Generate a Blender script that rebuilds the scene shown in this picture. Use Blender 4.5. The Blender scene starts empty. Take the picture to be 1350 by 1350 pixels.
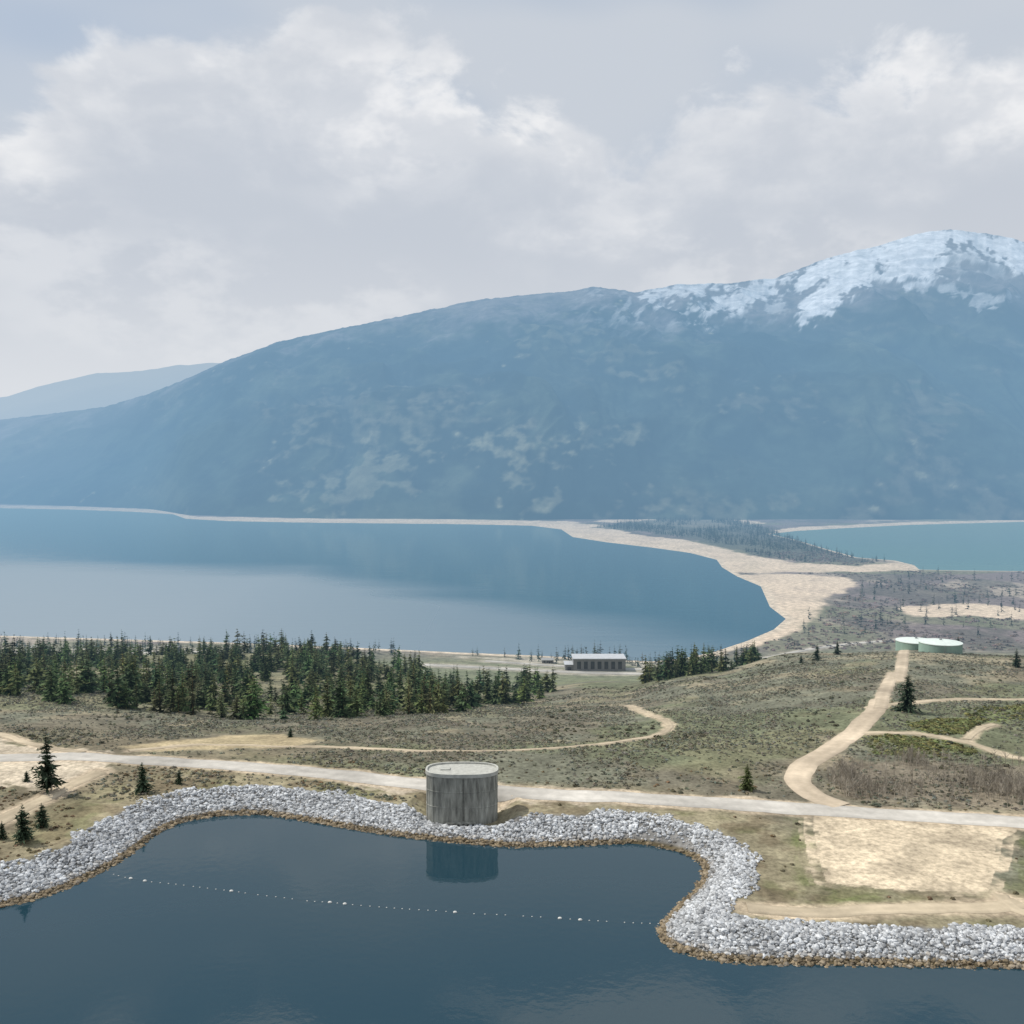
import bpy, math, numpy as np
from mathutils import Vector
rs = np.random.RandomState(7)
scene = bpy.context.scene
CAMZ=75.0; F=1300.0; PITCH=math.atan(65/1300.0); LAKE=-135.0
TX,TY=-10.45,203.2
# ------------------------------------------------------------ noise
_tab=np.random.RandomState(3).rand(256,256)
def vn(x,y,s=0):
    x=np.asarray(x,float)+s*17.37; y=np.asarray(y,float)+s*9.71
    ix=np.floor(x).astype(int); iy=np.floor(y).astype(int)
    fx=x-ix; fy=y-iy; fx=fx*fx*(3-2*fx); fy=fy*fy*(3-2*fy)
    a=_tab[ix&255,iy&255]; b=_tab[(ix+1)&255,iy&255]; c=_tab[ix&255,(iy+1)&255]; d=_tab[(ix+1)&255,(iy+1)&255]
    return (a*(1-fx)+b*fx)*(1-fy)+(c*(1-fx)+d*fx)*fy
def fbm(x,y,o=4,s=0,g=.5):
    t=0;a=1;n=0
    for i in range(o):
        t=t+a*vn(x,y,s+i*3); n+=a; a*=g; x,y=(x*1.62-y*1.22),(x*1.22+y*1.62)
    return t/n
def ridged(x,y,o=5,s=0):
    t=0;a=1;n=0
    for i in range(o):
        t=t+a*(1-np.abs(2*vn(x,y,s+i*3)-1)); n+=a; a*=.5; x=x*2.03; y=y*2.03
    return t/n
def sst(a,b,x):
    t=np.clip((x-a)/(b-a),0,1); return t*t*(3-2*t)
# ------------------------------------------------------------ survey helpers (sight line -> point on the land)
def sight(px,py):
    a=(px-675)/F; b=-(py-675)/F
    c,s=math.cos(PITCH),math.sin(PITCH)
    return np.array([a, c+b*s, -s+b*c])
def on_plane(px,py,z):
    d=sight(px,py); t=(z-CAMZ)/d[2]; return (d[0]*t,d[1]*t)
def elev(py):
    d=sight(675,py); return d[2]/d[1]
def sdf(X,Y,poly,margin=60.):
    """signed distance, positive inside"""
    X=np.asarray(X,float);Y=np.asarray(Y,float)
    P=np.asarray(poly,float); out=np.full(X.shape,-margin)
    m=(X>P[:,0].min()-margin)&(X<P[:,0].max()+margin)&(Y>P[:,1].min()-margin)&(Y<P[:,1].max()+margin)
    if not m.any(): return out
    x=X[m];y=Y[m]; D=np.full(x.shape,1e18); ins=np.zeros(x.shape,bool)
    n=len(P)
    for i in range(n):
        ax,ay=P[i];bx,by=P[(i+1)%n]
        ex,ey=bx-ax,by-ay; l=ex*ex+ey*ey+1e-12
        t=np.clip(((x-ax)*ex+(y-ay)*ey)/l,0,1)
        D=np.minimum(D,(x-ax-t*ex)**2+(y-ay-t*ey)**2)
        if ay!=by:
            c=((ay>y)!=(by>y))&(x<(bx-ax)*(y-ay)/(by-ay)+ax); ins^=c
    D=np.sqrt(D); out[m]=np.maximum(np.where(ins,D,-D),-margin)
    return out
def pdist(X,Y,pts,margin=40.):
    X=np.asarray(X,float);Y=np.asarray(Y,float)
    P=np.asarray(pts,float); out=np.full(X.shape,margin)
    m=(X>P[:,0].min()-margin)&(X<P[:,0].max()+margin)&(Y>P[:,1].min()-margin)&(Y<P[:,1].max()+margin)
    if not m.any(): return out
    x=X[m];y=Y[m]; D=np.full(x.shape,1e18)
    for i in range(len(P)-1):
        ax,ay=P[i];bx,by=P[i+1]; ex,ey=bx-ax,by-ay; l=ex*ex+ey*ey+1e-12
        t=np.clip(((x-ax)*ex+(y-ay)*ey)/l,0,1)
        D=np.minimum(D,(x-ax-t*ex)**2+(y-ay-t*ey)**2)
    out[m]=np.minimum(np.sqrt(D),margin); return out
def smooth_line(P,step=2.0):
    P=[np.array(p,float) for p in P]; P=[2*P[0]-P[1]]+P+[2*P[-1]-P[-2]]
    out=[]
    for i in range(1,len(P)-2):
        p0,p1,p2,p3=P[i-1:i+3]; n=max(2,int(np.linalg.norm(p2-p1)/step))
        for k in range(n):
            t=k/n
            out.append(.5*((2*p1)+(-p0+p2)*t+(2*p0-5*p1+4*p2-p3)*t*t+(-p0+3*p1-3*p2+p3)*t**3))
    out.append(P[-2]); return np.array(out)
# ------------------------------------------------------------ water outlines
fb_px=[(-150,1225),(0,1195),(60,1181),(110,1160),(150,1140),(185,1115),(215,1094),(250,1081),(300,1074),(350,1074),(400,1081),(450,1090),(510,1100),(560,1106),(620,1112),(680,1116),(760,1114),(830,1112),(870,1117),(905,1127),(927,1140),(927,1160),(907,1185),(885,1205),(870,1225),(878,1243),(910,1258),(960,1267),(1050,1271),(1150,1272),(1250,1274),(1350,1276),(1500,1280),(1700,1285)]
FB=list(map(tuple,smooth_line([on_plane(a,b,0) for a,b in fb_px],4.0)))
FB=FB+[(FB[-1][0]+200,FB[-1][1]),(400,-500),(-400,-500),(FB[0][0]-200,FB[0][1])]
l1=[(-700,664),(-300,666),(0,670),(100,672),(180,675),(228,678),(245,684),(300,687),(400,689),(500,690),(600,691),(700,693),(740,698),(755,708),(800,715),(860,722),(910,729),(945,738),(952,748),(972,760),(1003,773),(1015,800),(1036,816),(1020,830),(985,845),(940,860),(900,868),(860,872),(780,868),(700,864),(600,860),(450,853),(330,848),(200,844),(100,841),(0,838),(-300,833),(-700,830)]
L1=[on_plane(a,b,LAKE) for a,b in l1]
l2=[(1015,704),(1050,700),(1100,697),(1200,692),(1350,688),(1700,682),(1700,770),(1350,753),(1260,752),(1212,751),(1205,745),(1180,739),(1130,735),(1090,724),(1050,712)]
L2=[on_plane(a,b,LAKE) for a,b in l2]
# ------------------------------------------------------------ land height
KY=np.array([0,240,340,420,520,620,760,900,1000,1150,1400])
COL={-.8:[4,4,-10,-22,-36,-50,-90,-122,-130,-133,-133],
-.52:[4,4,-10,-22,-36,-49,-90,-122,-130,-133,-133],
-.2:[4,3,-13,-27,-38,-45,-88,-122,-130,-133,-133],
0.:[4,3,-14,-30,-48,-68,-100,-124,-130,-133,-133],
.1:[4,3,-13,-27,-43,-63,-95,-123,-130,-133,-133],
.2:[4,2,-10,-18,-35,-70,-100,-123,-130,-133,-133],
.3:[4,1,-6,-10,-26,-70,-102,-124,-130,-133,-133],
.4:[4,1,-4,-8,-23,-70,-104,-124,-130,-133,-133],
.52:[4,1,-5,-10,-27,-70,-104,-124,-130,-133,-133],
.8:[4,1,-5,-10,-27,-70,-104,-124,-130,-133,-133]}
KU=np.array(sorted(COL)); GY=np.arange(-60,1500,2.0)
T=[]
for u in KU:
    t=np.interp(GY,KY,COL[u]); k=np.hanning(31);k/=k.sum()
    tp=np.pad(t,15,mode='edge'); T.append(np.convolve(tp,k,'valid'))
T=np.array(T)
def base_h(X,Y):
    u=np.clip(X/np.maximum(Y,60),-.799,.799)
    iu=np.clip(np.searchsorted(KU,u)-1,0,len(KU)-2)
    fu=(u-KU[iu])/(KU[iu+1]-KU[iu]); fu=fu*fu*(3-2*fu)
    gy=np.clip((Y+60)/2.0,0,len(GY)-1.001); iy=gy.astype(int); fy=gy-iy
    a=T[iu,iy]*(1-fy)+T[iu,iy+1]*fy; b=T[iu+1,iy]*(1-fy)+T[iu+1,iy+1]*fy
    return a*(1-fu)+b*fu
def height(X,Y):
    X=np.asarray(X,float);Y=np.asarray(Y,float)
    z=base_h(X,Y)
    am=sst(230,300,Y)*(1-sst(850,950,Y))
    z=z+am*((fbm(X/70,Y/70,3,1)-.5)*6.0)
    z=z+sst(1100,1200,Y)*(fbm(X/300,Y/300,3,2)-.4)*1.2
    n=Y<320
    if n.any():
        s=-sdf(X[n],Y[n],FB,60.)
        zz=z[n]+ (fbm(X[n]/9,Y[n]/9,2,5)-.5)*.5*sst(8,14,s)
        zz=np.minimum(zz,np.maximum(s*.45,-6))
        dt=np.hypot(np.maximum(np.abs(X[n]-TX)-6.5,0),np.maximum(np.abs(Y[n]-TY+1)-4.5,0))
        z[n]=np.minimum(zz,.7+np.maximum(dt-.8,0)*.55)
    n=(Y>900)&(Y<6500)
    if n.any():
        s=-np.maximum(sdf(X[n],Y[n],L1,400.),sdf(X[n],Y[n],L2,400.))
        z[n]=np.minimum(z[n],LAKE+np.clip(s*.04,-4,60))
    return z
_ys=np.concatenate([np.arange(90,1300,1.5),np.geomspace(1300,6000,900)])
def G(px,py):
    d=sight(px,py); xs=d[0]/d[1]*_ys; zr=CAMZ+d[2]/d[1]*_ys
    h=height(xs,_ys.copy()); k=np.argmax(zr<h)
    if not (zr<h).any(): k=len(_ys)-1
    if k>0:
        a=zr[k-1]-h[k-1]; b=zr[k]-h[k]; t=a/(a-b+1e-9); y=_ys[k-1]+(_ys[k]-_ys[k-1])*t
    else: y=_ys[0]
    return (d[0]/d[1]*y,y)
GP=lambda L:[G(a,b) for a,b in L]
# ------------------------------------------------------------ mesh building
def add_mesh(name,V,Fc,col=None,mat=None,smooth=False,parent=None):
    V=np.ascontiguousarray(V,dtype=np.float32); Fc=np.ascontiguousarray(Fc,dtype=np.int32)
    me=bpy.data.meshes.new(name); me.vertices.add(len(V)); me.vertices.foreach_set('co',V.ravel())
    k=Fc.shape[1]; me.loops.add(Fc.size); me.loops.foreach_set('vertex_index',Fc.ravel())
    me.polygons.add(len(Fc)); me.polygons.foreach_set('loop_start',np.arange(0,Fc.size,k,dtype=np.int32))
    me.polygons.foreach_set('loop_total',np.full(len(Fc),k,dtype=np.int32))
    me.polygons.foreach_set('use_smooth',np.full(len(Fc),smooth,dtype=bool))
    me.update(calc_edges=True)
    if len(V)<5000: me.validate()
    if col is not None:
        c=np.ones((len(V),4),np.float32); c[:,:3]=col
        at=me.color_attributes.new('Col','FLOAT_COLOR','POINT'); at.data.foreach_set('color',c.ravel())
    ob=bpy.data.objects.new(name,me); scene.collection.objects.link(ob)
    if mat: me.materials.append(mat)
    if parent: ob.parent=parent
    return ob
def grid_faces(r,c):
    i=np.arange(r*c).reshape(r,c)
    return np.stack([i[:-1,:-1],i[:-1,1:],i[1:,1:],i[1:,:-1]],-1).reshape(-1,4)
def merge(tmpls,pos,rot,sc,which,cols,tcol=None):
    Vs=[];Fs=[];Cs=[];off=0
    for k,(V,Fc,C) in enumerate(tmpls):
        m=np.where(which==k)[0]
        if len(m)==0: continue
        c,s=np.cos(rot[m]),np.sin(rot[m])
        S=sc[m]
        x=V[None,:,0]*S[:,0,None];y=V[None,:,1]*S[:,1,None];z=V[None,:,2]*S[:,2,None]
        P=np.stack([x*c[:,None]-y*s[:,None],x*s[:,None]+y*c[:,None],z],-1)+pos[m][:,None,:]
        n=len(V)
        Fs.append((Fc[None]+(np.arange(len(m))*n)[:,None,None]+off).reshape(-1,3))
        Vs.append(P.reshape(-1,3)); Cs.append((C[None]*cols[m][:,None,:]).reshape(-1,3)); off+=n*len(m)
    return np.concatenate(Vs),np.concatenate(Fs),np.concatenate(Cs)
# ------------------------------------------------------------ materials
def mat_new(name):
    m=bpy.data.materials.new(name); m.use_nodes=True; nt=m.node_tree
    return m,nt,nt.nodes['Principled BSDF']
def nd(nt,t,**k):
    n=nt.nodes.new(t)
    for a,b in k.items(): setattr(n,a,b)
    return n
def mathn(nt,op,*a):
    n=nd(nt,'ShaderNodeMath',operation=op)
    for i,v in enumerate(a):
        if isinstance(v,(int,float)): n.inputs[i].default_value=v
        else: nt.links.new(v,n.inputs[i])
    return n.outputs[0]
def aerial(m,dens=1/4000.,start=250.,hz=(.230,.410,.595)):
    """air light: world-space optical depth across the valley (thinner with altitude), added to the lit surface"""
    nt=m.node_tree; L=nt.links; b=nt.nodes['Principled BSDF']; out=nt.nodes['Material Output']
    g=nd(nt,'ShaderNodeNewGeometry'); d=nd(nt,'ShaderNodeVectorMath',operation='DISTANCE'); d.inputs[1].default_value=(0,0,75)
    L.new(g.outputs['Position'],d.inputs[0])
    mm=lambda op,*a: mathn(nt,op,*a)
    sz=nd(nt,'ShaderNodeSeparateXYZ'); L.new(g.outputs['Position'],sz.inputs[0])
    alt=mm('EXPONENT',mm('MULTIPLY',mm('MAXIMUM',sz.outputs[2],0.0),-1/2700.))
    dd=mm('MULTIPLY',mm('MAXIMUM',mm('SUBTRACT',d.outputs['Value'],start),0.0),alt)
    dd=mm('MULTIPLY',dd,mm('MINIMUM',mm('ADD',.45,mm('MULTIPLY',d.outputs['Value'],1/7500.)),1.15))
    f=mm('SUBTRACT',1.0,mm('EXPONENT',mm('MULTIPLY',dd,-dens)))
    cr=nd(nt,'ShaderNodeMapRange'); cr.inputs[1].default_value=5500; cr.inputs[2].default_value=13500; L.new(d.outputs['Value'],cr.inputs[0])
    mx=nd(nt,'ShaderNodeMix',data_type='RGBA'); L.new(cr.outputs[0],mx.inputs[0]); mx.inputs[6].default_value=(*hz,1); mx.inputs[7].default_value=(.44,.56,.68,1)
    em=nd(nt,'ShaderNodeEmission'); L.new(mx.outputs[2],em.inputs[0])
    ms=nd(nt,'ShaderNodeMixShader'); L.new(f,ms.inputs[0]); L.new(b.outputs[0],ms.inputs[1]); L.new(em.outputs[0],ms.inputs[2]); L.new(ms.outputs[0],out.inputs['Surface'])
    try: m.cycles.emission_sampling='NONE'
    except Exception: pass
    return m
def mat_attr(name,rough=.9,nscale=.6,namp=.5,bump=0,spec=.2,nscale2=None,det=3):
    m,nt,b=mat_new(name); L=nt.links
    at=nd(nt,'ShaderNodeAttribute',attribute_name='Col')
    last=None
    if nscale:
        g=nd(nt,'ShaderNodeNewGeometry')
        no=nd(nt,'ShaderNodeTexNoise'); no.inputs['Scale'].default_value=nscale; no.inputs['Detail'].default_value=det; no.inputs['Roughness'].default_value=.65
        L.new(g.outputs['Position'],no.inputs['Vector'])
        mr=nd(nt,'ShaderNodeMapRange'); mr.inputs['From Min'].default_value=.3; mr.inputs['From Max'].default_value=.7
        mr.inputs['To Min'].default_value=1-namp; mr.inputs['To Max'].default_value=1+namp
        L.new(no.outputs['Fac'],mr.inputs['Value'])
        last=mr.outputs[0]
        if nscale2:
            n2=nd(nt,'ShaderNodeTexNoise'); n2.inputs['Scale'].default_value=nscale2; n2.inputs['Detail'].default_value=1
            L.new(g.outputs['Position'],n2.inputs['Vector'])
            m2=nd(nt,'ShaderNodeMapRange'); m2.inputs['From Min'].default_value=.3; m2.inputs['From Max'].default_value=.7
            m2.inputs['To Min'].default_value=.75; m2.inputs['To Max'].default_value=1.25
            L.new(n2.outputs['Fac'],m2.inputs['Value'])
            mu=nd(nt,'ShaderNodeMath',operation='MULTIPLY'); L.new(last,mu.inputs[0]); L.new(m2.outputs[0],mu.inputs[1]); last=mu.outputs[0]
        vm=nd(nt,'ShaderNodeVectorMath',operation='SCALE'); L.new(at.outputs['Color'],vm.inputs[0]); L.new(last,vm.inputs['Scale'])
        L.new(vm.outputs[0],b.inputs['Base Color'])
    else: L.new(at.outputs['Color'],b.inputs['Base Color'])
    b.inputs['Roughness'].default_value=rough
    b.inputs['Specular IOR Level'].default_value=spec
    if bump:
        bp=nd(nt,'ShaderNodeBump'); bp.inputs['Strength'].default_value=.8; bp.inputs['Distance'].default_value=bump
        L.new(no.outputs['Fac'],bp.inputs['Height']); L.new(bp.outputs[0],b.inputs['Normal'])
    return m
def mat_col(name,c,rough=.8,nscale=1.,namp=.2,stretch=(1,1,1),metal=0,spec=.3):
    m,nt,b=mat_new(name); L=nt.links
    g=nd(nt,'ShaderNodeNewGeometry'); vm=nd(nt,'ShaderNodeVectorMath',operation='MULTIPLY'); vm.inputs[1].default_value=stretch
    L.new(g.outputs['Position'],vm.inputs[0])
    no=nd(nt,'ShaderNodeTexNoise'); no.inputs['Scale'].default_value=nscale; no.inputs['Detail'].default_value=6; no.inputs['Roughness'].default_value=.65
    L.new(vm.outputs[0],no.inputs['Vector'])
    cr=nd(nt,'ShaderNodeValToRGB'); e=cr.color_ramp.elements
    e[0].position=.3; e[1].position=.7
    e[0].color=[v*(1-namp) for v in c]+[1]; e[1].color=[min(1,v*(1+namp)) for v in c]+[1]
    L.new(no.outputs['Fac'],cr.inputs[0]); L.new(cr.outputs[0],b.inputs['Base Color'])
    b.inputs['Roughness'].default_value=rough; b.inputs['Metallic'].default_value=metal; b.inputs['Specular IOR Level'].default_value=spec
    return m
def mat_water(name,c,rough,bscale,bdist,stretch=(1,1,1),patch=0,vary=(.6,2.0)):
    m,nt,b=mat_new(name); L=nt.links
    b.inputs['Base Color'].default_value=(*c,1); b.inputs['IOR'].default_value=1.333; b.inputs['Roughness'].default_value=rough
    g=nd(nt,'ShaderNodeNewGeometry'); vm=nd(nt,'ShaderNodeVectorMath',operation='MULTIPLY'); vm.inputs[1].default_value=stretch
    L.new(g.outputs['Position'],vm.inputs[0])
    no=nd(nt,'ShaderNodeTexNoise'); no.inputs['Scale'].default_value=bscale; no.inputs['Detail'].default_value=2
    L.new(vm.outputs[0],no.inputs['Vector'])
    bp=nd(nt,'ShaderNodeBump'); bp.inputs['Distance'].default_value=bdist; bp.inputs['Strength'].default_value=1
    L.new(no.outputs['Fac'],bp.inputs['Height']); L.new(bp.outputs[0],b.inputs['Normal'])
    if patch:
        n2=nd(nt,'ShaderNodeTexNoise'); n2.inputs['Scale'].default_value=patch; n2.inputs['Detail'].default_value=3
        L.new(vm.outputs[0],n2.inputs['Vector'])
        mr=nd(nt,'ShaderNodeMapRange'); mr.inputs['From Min'].default_value=.38; mr.inputs['From Max'].default_value=.65
        mr.inputs['To Min'].default_value=rough*vary[0]; mr.inputs['To Max'].default_value=rough*vary[1]
        L.new(n2.outputs['Fac'],mr.inputs['Value']); L.new(mr.outputs[0],b.inputs['Roughness'])
    return m
def mat_lake(name):
    """big lake: calm deep water far out, wind-ruffled near bay with the bright sky reflection painted into its base colour"""
    m,nt,b=mat_new(name); L=nt.links; mm=lambda op,*a: mathn(nt,op,*a)
    b.inputs['IOR'].default_value=1.333
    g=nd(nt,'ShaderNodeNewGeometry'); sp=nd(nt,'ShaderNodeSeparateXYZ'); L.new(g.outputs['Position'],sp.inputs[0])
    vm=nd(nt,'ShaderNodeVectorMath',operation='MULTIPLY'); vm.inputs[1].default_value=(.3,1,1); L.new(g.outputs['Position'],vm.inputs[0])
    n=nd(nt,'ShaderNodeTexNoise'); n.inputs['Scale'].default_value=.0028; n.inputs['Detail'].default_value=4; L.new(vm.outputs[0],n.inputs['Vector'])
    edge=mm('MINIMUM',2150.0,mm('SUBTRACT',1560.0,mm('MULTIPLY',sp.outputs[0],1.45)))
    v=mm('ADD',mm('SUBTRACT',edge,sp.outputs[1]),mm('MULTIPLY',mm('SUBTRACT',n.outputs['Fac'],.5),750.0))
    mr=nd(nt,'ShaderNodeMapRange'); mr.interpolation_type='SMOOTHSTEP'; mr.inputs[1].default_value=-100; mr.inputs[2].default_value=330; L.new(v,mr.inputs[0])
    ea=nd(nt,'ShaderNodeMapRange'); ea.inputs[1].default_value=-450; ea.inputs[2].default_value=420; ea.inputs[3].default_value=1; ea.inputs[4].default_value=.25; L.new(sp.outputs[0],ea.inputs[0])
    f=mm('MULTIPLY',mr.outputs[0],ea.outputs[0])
    mx=nd(nt,'ShaderNodeMix',data_type='RGBA'); L.new(f,mx.inputs[0]); mx.inputs[6].default_value=(.028,.085,.120,1); mx.inputs[7].default_value=(.20,.245,.28,1)  # paler second colour paints the sky's reflection onto the near bay
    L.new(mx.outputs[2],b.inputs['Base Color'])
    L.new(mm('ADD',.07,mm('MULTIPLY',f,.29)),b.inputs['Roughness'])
    no=nd(nt,'ShaderNodeTexNoise'); no.inputs['Scale'].default_value=.05; no.inputs['Detail'].default_value=2; L.new(vm.outputs[0],no.inputs['Vector'])
    bp=nd(nt,'ShaderNodeBump'); bp.inputs['Distance'].default_value=.3; L.new(no.outputs['Fac'],bp.inputs['Height']); L.new(bp.outputs[0],b.inputs['Normal'])
    return m
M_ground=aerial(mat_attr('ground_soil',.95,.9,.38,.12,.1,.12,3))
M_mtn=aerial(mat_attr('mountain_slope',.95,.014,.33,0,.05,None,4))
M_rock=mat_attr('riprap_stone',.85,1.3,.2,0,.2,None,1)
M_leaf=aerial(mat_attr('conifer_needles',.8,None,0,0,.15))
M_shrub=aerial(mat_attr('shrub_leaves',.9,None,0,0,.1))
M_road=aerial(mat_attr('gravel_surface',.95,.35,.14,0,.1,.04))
M_bark=mat_col('bark',(.09,.065,.045),.95,6,.4)
# ------------------------------------------------------------ plan features
road_px=[(-160,1003),(0,999),(100,997),(200,1003),(300,1009),(400,1017),(500,1028),(580,1036),(660,1043),(760,1049),(860,1054),(960,1060),(1060,1067),(1150,1073),(1250,1079),(1350,1085),(1480,1093)]
ROAD=smooth_line(GP(road_px))
lotA=GP([(430,1020),(500,1024),(560,1027),(660,1033),(760,1040),(870,1047),(1000,1054),(1060,1060),(1060,1069),(940,1063),(800,1060),(690,1058),(560,1050),(510,1046),(470,1036)])
lotR=GP([(1066,1068),(1150,1072),(1350,1086),(1348,1098),(1330,1108),(1325,1135),(1316,1162),(1312,1179),(1200,1177),(1120,1172),(1082,1164),(1072,1130),(1066,1095)])
gravL=GP([(-60,965),(0,975),(40,985),(100,987),(170,995),(150,1008),(110,1028),(75,1042),(30,1040),(-30,1030),(-60,1020)])
strip=GP([(160,984),(230,976),(290,968),(380,966),(425,976),(400,984),(300,988),(200,990)])
dirt_right=smooth_line(GP([(1110,1063),(1075,1050),(1056,1036),(1053,1022),(1068,1003),(1095,988),(1120,970),(1140,950),(1155,935),(1160,922)]))
dirt_up=smooth_line(GP([(1160,935),(1166,912),(1178,888),(1190,868),(1198,856)]))
trk=[(GP([(1150,932),(1200,927),(1270,922),(1350,922),(1450,924)]),4.0),
     (GP([(1120,968),(1170,966),(1230,970),(1290,983),(1345,1000),(1450,1010)]),3.5),
     (GP([(1275,975),(1290,962),(1310,955)]),3.0),
     (GP([(540,990),(620,990),(700,988),(780,982),(840,974),(873,966),(882,956),(868,946),(845,938),(828,930)]),3.2),
     (GP([(170,990),(280,982),(400,984),(560,990)]),3.0),
     (GP([(130,1018),(95,1034),(60,1052),(20,1072),(-40,1100)]),5.5),
     (GP([(-80,955),(0,968),(50,983),(110,992)]),3.5),
     (GP([(985,1197),(1080,1203),(1200,1198),(1300,1196),(1345,1190)]),5.0),
     (GP([(1318,1180),(1340,1200),(1400,1215)]),3.5)]
trk=[(smooth_line(p),w) for p,w in trk]
lowgrass=[GP([(1040,1078),(1064,1080),(1066,1130),(1085,1172),(1050,1182),(1030,1140)]),
          GP([(1060,1172),(1200,1182),(1320,1183),(1325,1192),(1200,1196),(1070,1192)]),
          GP([(1328,1098),(1420,1095),(1420,1180),(1325,1180)])]
greens=[GP([(1140,975),(1165,968),(1250,978),(1290,992),(1240,1002),(1150,993)]),
        GP([(1195,952),(1260,948),(1300,950),(1270,968),(1205,968)]),
        GP([(1270,935),(1350,930),(1420,930),(1400,950),(1280,950)])]
aspen=GP([(1085,1030),(1120,1005),(1200,998),(1300,1005),(1450,1010),(1450,1072),(1250,1062),(1120,1055)])
P_=lambda L:[on_plane(a,b,LAKE+1) for a,b in L]
sand=[P_([(720,694),(740,690),(790,692),(840,706),(900,712),(950,722),(1000,735),(1060,743),(1130,747),(1180,741),(1207,745),(1207,753),(1100,755),(1000,757),(955,753),(935,740),(860,726),(750,712)]),
      P_([(965,758),(1040,757),(1125,762),(1120,775),(1098,785),(1092,800),(1065,825),(1010,845),(940,866),(880,874),(900,868),(1000,838),(1030,817),(1005,800),(1000,778)]),
      P_([(-700,660),(0,666),(100,668),(180,671),(235,673),(255,681),(400,684),(600,685),(700,687),(760,688),(760,700),(600,693),(300,690),(240,688),(0,674),(-700,670)]),
      P_([(1015,700),(1060,695),(1200,689),(1350,685),(1700,680),(1700,685),(1350,690),(1200,695),(1100,699),(1030,707)]),
      P_([(1190,800),(1290,797),(1350,803),(1450,806),(1450,816),(1350,818),(1280,812),(1200,815)]),
      P_([(780,688),(860,680),(960,682),(1010,690),(940,697),(860,692)])]
PEN=P_([(785,696),(850,686),(960,684),(1000,694),(1040,708),(1090,727),(1140,738),(1180,742),(1060,742),(1000,733),(940,720),(900,710),(850,702)])
pale=[P_([(-200,852),(0,856),(100,858),(240,852),(300,860),(100,866),(-200,862)]),
      P_([(585,862),(700,867),(850,874),(900,872),(840,882),(700,876),(600,868)])]
PLROADS=[(smooth_line([on_plane(a,b,LAKE+4) for a,b in L],8),w) for L,w in [
    ([(560,876),(640,880),(720,884),(800,887),(880,886),(960,880)],14),
    ([(640,869),(740,876),(840,880),(900,876)],10),
    ([(-200,858),(0,860),(120,862),(260,858),(400,862)],13),
    ([(1000,868),(1100,850),(1200,840)],10)]]
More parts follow.
